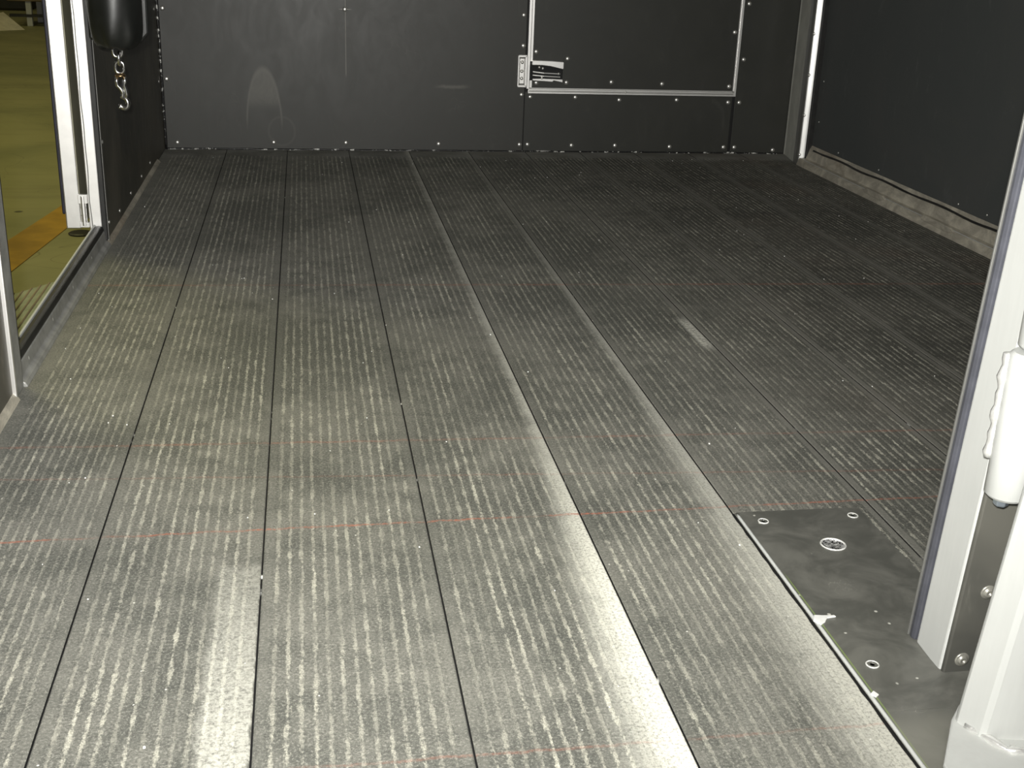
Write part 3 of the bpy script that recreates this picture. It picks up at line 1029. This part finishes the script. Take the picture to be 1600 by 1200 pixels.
# near post with its hinge
post = empty('door_post', (0.640, 0.93, 0.0))
tag(post, 'near bright aluminium post carrying a welded hinge, right edge of view', 'post')
def pobj(name, bm, mat, parent=post, **kw):
    o = obj(name, bm, mat, None, **kw)
    o.parent = parent
    return o
bm = BM()
prism(bm, [(0.0, 0.004), (0.0, 0.0), (0.010, -0.024), (0.015, -0.028), (0.11, -0.045), (0.12, 0.0), (0.12, 0.03), (0.02, 0.03)], 'z', 0.0, 1.80)
sh = pobj('post_shaft', bm, M['alu_soft'], bevel=0.003)
# the shaft tapers outward a little at the foot
sh.data.transform(Matrix(((1, 0, 0.045, 0), (0, 1, -0.055, 0), (0, 0, 1, 0), (0, 0, 0, 1))))
bm = BM()
prism(bm, [(-0.002, 0.006), (-0.046, -0.060), (-0.08, -0.20), (0.14, -0.20), (0.14, 0.03), (0.02, 0.03)], 'z', 0.0062, 0.012)
pobj('foot_plate', bm, M['alu_soft'], bevel=0.002)
bm = BM()
pts = [(0.006 + 0.004 * i, -0.008 - 0.0085 * i + random.uniform(-0.001, 0.001), 0.014) for i in range(6)] + [(0.03 + 0.01 * i, -0.052 - 0.002 * i, 0.014) for i in range(8)]
tube(bm, pts, [0.004 + 0.0015 * math.sin(i * 2.3) for i in range(len(pts))], 8)
pobj('weld_bead', bm, M['weld'], smooth=True)

# hinge between post and divider
hg = empty('hinge', (0.6765, 0.976, 0.0))
hg.parent = div
DM = Matrix.Translation(div.location) @ Matrix.Rotation(LEAN, 4, 'X')
hg.matrix_parent_inverse = DM.inverted()
hg.location.z = 0.012
def hobj(name, bm, mat, parent=hg, **kw):
    o = obj(name, bm, mat, None, **kw)
    o.parent = parent
    return o
R = 0.0215
bm = BM()
lathe(bm, [(0, 0.232), (R - 0.003, 0.232), (R, 0.235), (R, 0.3795), (R - 0.003, 0.3825), (R - 0.012, 0.3825), (R - 0.012, 0.378), (0, 0.378)], 36, (0, 0, 0))
kn = hobj('lower_knuckle', bm, M['alu_soft'], smooth=False)
kn.data.polygons.foreach_set('use_smooth', [abs(p.normal.z) < 0.5 for p in kn.data.polygons])
bm = BM()
lathe(bm, [(0, 0.386), (R - 0.003, 0.386), (R, 0.389), (R, 0.52), (R - 0.003, 0.523), (0, 0.523)], 36, (0.006, 0, 0))
kn = hobj('upper_knuckle', bm, M['alu_soft'])
kn.data.polygons.foreach_set('use_smooth', [abs(p.normal.z) < 0.5 for p in kn.data.polygons])
bm = BM()
lathe(bm, [(0, 0.2215), (0.006, 0.2215), (0.0078, 0.2235), (0.0078, 0.233), (0, 0.233)], 6, (-0.004, 0, 0))
hobj('bolt', bm, M['zinc'], bevel=0.0008)
bm = BM()
zz = [0.27 + i * 0.006 for i in range(19)]
tube(bm, [(-0.0185 - 0.001 * math.sin(i), 0.013, z) for i, z in enumerate(zz)], [0.005 + 0.0012 * math.sin(i * 1.9) for i in range(len(zz))], 8)
hobj('weld_bead', bm, M['weld'], smooth=True)
bm = BM()
box(bm, 0.0, 0.10, -0.008, 0.004, 0.232, 0.62)
hobj('hinge_leaf', bm, M['alu_soft'], bevel=0.002)

# ------------------------------------------------------------------ padded black bar hanging by the doorway
pad = empty('padded_bar', (-0.42, 2.93, 0.30))
DZ = 0.012
tag(pad, 'black vinyl padded bar hanging by the left doorway with a steel snap hook', 'padded bar')
bm = BM()
n = 40
prof = [(0.018, 0.462), (0.026, 0.456), (0.040, 0.459), (0.050, 0.470), (0.0565, 0.490), (0.060, 0.525), (0.062, 0.60), (0.062, 1.10), (0.056, 1.15), (0.04, 1.18), (0.0, 1.185)]
rings = []
for r, z in prof:
    ring = []
    for k in range(n):
        a = 2 * math.pi * k / n
        w = max(0.0, min(1.0, (0.53 - z) / 0.07))
        rr = r * (1 + 0.10 * w * math.sin(a * 7 + 0.6) + 0.03 * w * math.sin(a * 13))
        zz = z + 0.004 * w * math.sin(a * 7)
        ring.append(bm.verts.new((-0.42 + rr * math.cos(a), 2.93 + rr * 0.95 * math.sin(a), zz + DZ)) if r > 0 else None)
    if r > 0:
        rings.append(ring)
    else:
        top = bm.verts.new((-0.42, 2.93, z + DZ))
for A, B in zip(rings, rings[1:]):
    for k in range(n):
        bm.faces.new((A[k], A[(k + 1) % n], B[(k + 1) % n], B[k]))
for k in range(n):
    bm.faces.new((rings[-1][k], rings[-1][(k + 1) % n], top))
bm.faces.new(list(reversed(rings[0])))
pd = obj('pad_cover', bm, M['vinyl'], pad, smooth=True)
s_ = pd.modifiers.new('sub', 'SUBSURF'); s_.levels = 1; s_.render_levels = 1
bm = BM()
prism(bm, [(-0.485, 0.486), (-0.44, 0.470), (-0.375, 0.475), (-0.352, 0.50), (-0.350, 0.60), (-0.350, 1.10), (-0.485, 1.10)], 'y', 2.955, 2.966)
obj('flange', bm, M['vinyl'], pad, bevel=0.005)

def link(bm, c, w, h, r, axis='x', n=20):
    pts = []
    for k in range(n):
        a = 2 * math.pi * k / n
        sx = math.copysign(abs(math.cos(a)) ** 0.8, math.cos(a)) * w
        sz = math.copysign(abs(math.sin(a)) ** 0.8, math.sin(a)) * h
        pts.append((c[0] + (sx if axis == 'x' else 0), c[1] + (sx if axis == 'y' else 0), c[2] + sz))
    tube(bm, pts, r, 8, closed=True)
hx, hy = -0.4185, 2.93
HOOK = []
bm = BM()
link(bm, (hx - 0.002, hy, 0.454), 0.0105, 0.014, 0.0036, 'x')
link(bm, (hx + 0.001, hy, 0.436), 0.0095, 0.014, 0.0036, 'y')
link(bm, (hx, hy, 0.417), 0.0095, 0.013, 0.0036, 'x')
chn = obj('chain', bm, M['chrome'], pad, smooth=True); HOOK.append(chn)
bm = BM()
lathe(bm, [(0, 0), (0.0105, 0), (0.0125, 0.002), (0.0125, 0.004), (0.0100, 0.006), (0.005, 0.009), (0, 0.009)], 20, (hx, hy, 0.3955))
HOOK.append(obj('swivel_collar', bm, M['copper'], pad, smooth=True))
bm = BM()
# two-sided hook body, narrow throat, round eye with a thumb nib
tube(bm, [(hx - 0.008, hy, 0.397), (hx - 0.009, hy, 0.385), (hx - 0.008, hy, 0.376), (hx - 0.001, hy, 0.369), (hx + 0.003, hy, 0.360), (hx + 0.001, hy, 0.352), (hx - 0.001, hy, 0.347)], [0.0042, 0.0046, 0.0046, 0.0046, 0.0044, 0.004, 0.004], 10)
tube(bm, [(hx + 0.009, hy, 0.397), (hx + 0.0095, hy, 0.385), (hx + 0.0065, hy, 0.377), (hx + 0.010, hy, 0.367), (hx + 0.011, hy, 0.356), (hx + 0.009, hy, 0.348)], [0.004, 0.0044, 0.004, 0.0044, 0.004, 0.004], 10)
tube(bm, [(hx + 0.0035 + 0.009 * math.cos(a), hy, 0.336 + 0.0115 * math.sin(a)) for a in [math.radians(q) for q in range(100, -175, -15)]], [0.0044 + 0.0016 * math.sin(i / 18 * math.pi) for i in range(19)], 10)
lathe(bm, [(0, -0.003), (0.004, -0.002), (0.004, 0.002), (0, 0.003)], 10, (hx - 0.006, hy - 0.002, 0.327), (1, 0, 0))
HOOK.append(obj('snap_hook', bm, M['chrome'], pad, smooth=True))
bm = BM()
tube(bm, [(hx + 0.004, hy - 0.003, 0.390), (hx + 0.004, hy - 0.003, 0.375)], 0.003, 8)
HOOK.append(obj('hook_spring', bm, M['rubber'], pad))
for h_ in HOOK:
    h_.location.z += 0.010


# ------------------------------------------------------------------ hall outside
bm = BM()
box(bm, -14, 10, -6, 22, GZ - 0.05, GZ)
struct('ground', bm, M['ground'])
bm = BM()
# stripe runs nearly along the view; ends under the trailer side
prism(bm, [(-0.930, 5.42), (-1.045, 5.62), (-1.190, 4.60), (-1.33, 3.6), (-1.19, 3.5), (-1.050, 4.36)], 'z', GZ + 0.0005, GZ + 0.003)
ln = obj('floor_marking', bm, M['yellow'])
tag(ln, 'worn orange-yellow stripe painted on the hall floor outside', 'floor marking')
ln['kind'] = 'structure'
bm = BM()
box(bm, -14, 10, 21.6, 22, GZ, 7)
struct('wall_north', bm, M['hallwall'])
bm = BM()
box(bm, -14.2, -13.9, -6, 22, GZ, 7)
struct('wall_west', bm, M['hallwall'])

# workbench far off
bench = empty('workbench', (-3.1, 15.0, GZ))
tag(bench, 'far workbench on legs in the dim hall, top left corner', 'workbench')
bm = BM()
box(bm, -3.28, -2.5, 14.8, 15.5, GZ + 0.27, GZ + 0.42)
obj('bench_top', bm, M['benchwood'], bench, bevel=0.01)
for x, y in ((-3.06, 14.86), (-2.56, 14.86), (-3.06, 15.44), (-2.56, 15.44)):
    bm = BM()
    box(bm, x - 0.03, x + 0.03, y - 0.03, y + 0.03, GZ, GZ + 0.28)
    obj('leg', bm, M['alu_soft'], bench, bevel=0.004)
bm = BM()
box(bm, -3.27, -2.5, 14.82, 14.88, GZ + 0.10, GZ + 0.13)
obj('stretcher', bm, M['darkbox'], bench)
bm = BM()
prism(bm, [(-3.62, GZ + 0.42), (-3.60, GZ + 0.60), (-3.45, GZ + 0.72), (-3.1, GZ + 0.68), (-3.1, GZ + 0.42), (-3.3, GZ + 0.36)], 'y', 15.9, 16.9)
bm.free()
mc = empty('machine', (-4.1, 17.6, GZ))
tag(mc, 'dark machine standing behind the far workbench', 'machine')
bm = BM()
box(bm, -5.2, -3.55, 17.2, 18.2, GZ, GZ + 0.55)
obj('base', bm, M['darkbox'], mc, bevel=0.03)
bm = BM()
prism(bm, [(-5.0, GZ + 0.55), (-3.7, GZ + 0.55), (-3.8, GZ + 0.9), (-4.9, GZ + 1.0)], 'y', 17.3, 18.0)
obj('housing', bm, M['darkbox'], mc, bevel=0.03)
bm = BM()
c = [(-3.62, 14.3, GZ), (-3.36, 14.05, GZ), (-3.02, 14.35, GZ), (-3.20, 14.72, GZ), (-3.55, 14.8, GZ)]
vs = [bm.verts.new(p) for p in c]
ap = [bm.verts.new((-3.36, 14.4, GZ + 0.15)), bm.verts.new((-3.26, 14.5, GZ + 0.17))]
bm.faces.new((vs[0], vs[1], ap[0])); bm.faces.new((vs[1], vs[2], ap[1], ap[0])); bm.faces.new((vs[2], vs[3], ap[1]))
bm.faces.new((vs[3], vs[4], ap[0], ap[1])); bm.faces.new((vs[4], vs[0], ap[0])); bm.faces.new(vs)
ph = obj('plastic_sheet', bm, M['paper'])
tag(ph, 'crumpled pale sheet heaped on the floor before the far workbench', 'sheet')
bm = BM()
lathe(bm, [(0, 0), (0.045, 0), (0.048, 0.004), (0.04, 0.008), (0, 0.009)], 16, (-0.905, 4.93, GZ + 0.001))
rr = obj('shadow_disc', bm, M['rubber'])  # dark disc laid on the ground as the shadow beneath the door
rr.scale = (1, 1, 1)
tag(rr, 'flat black disc in place of a shadow on the hall floor beneath the open door edge', 'scrap')
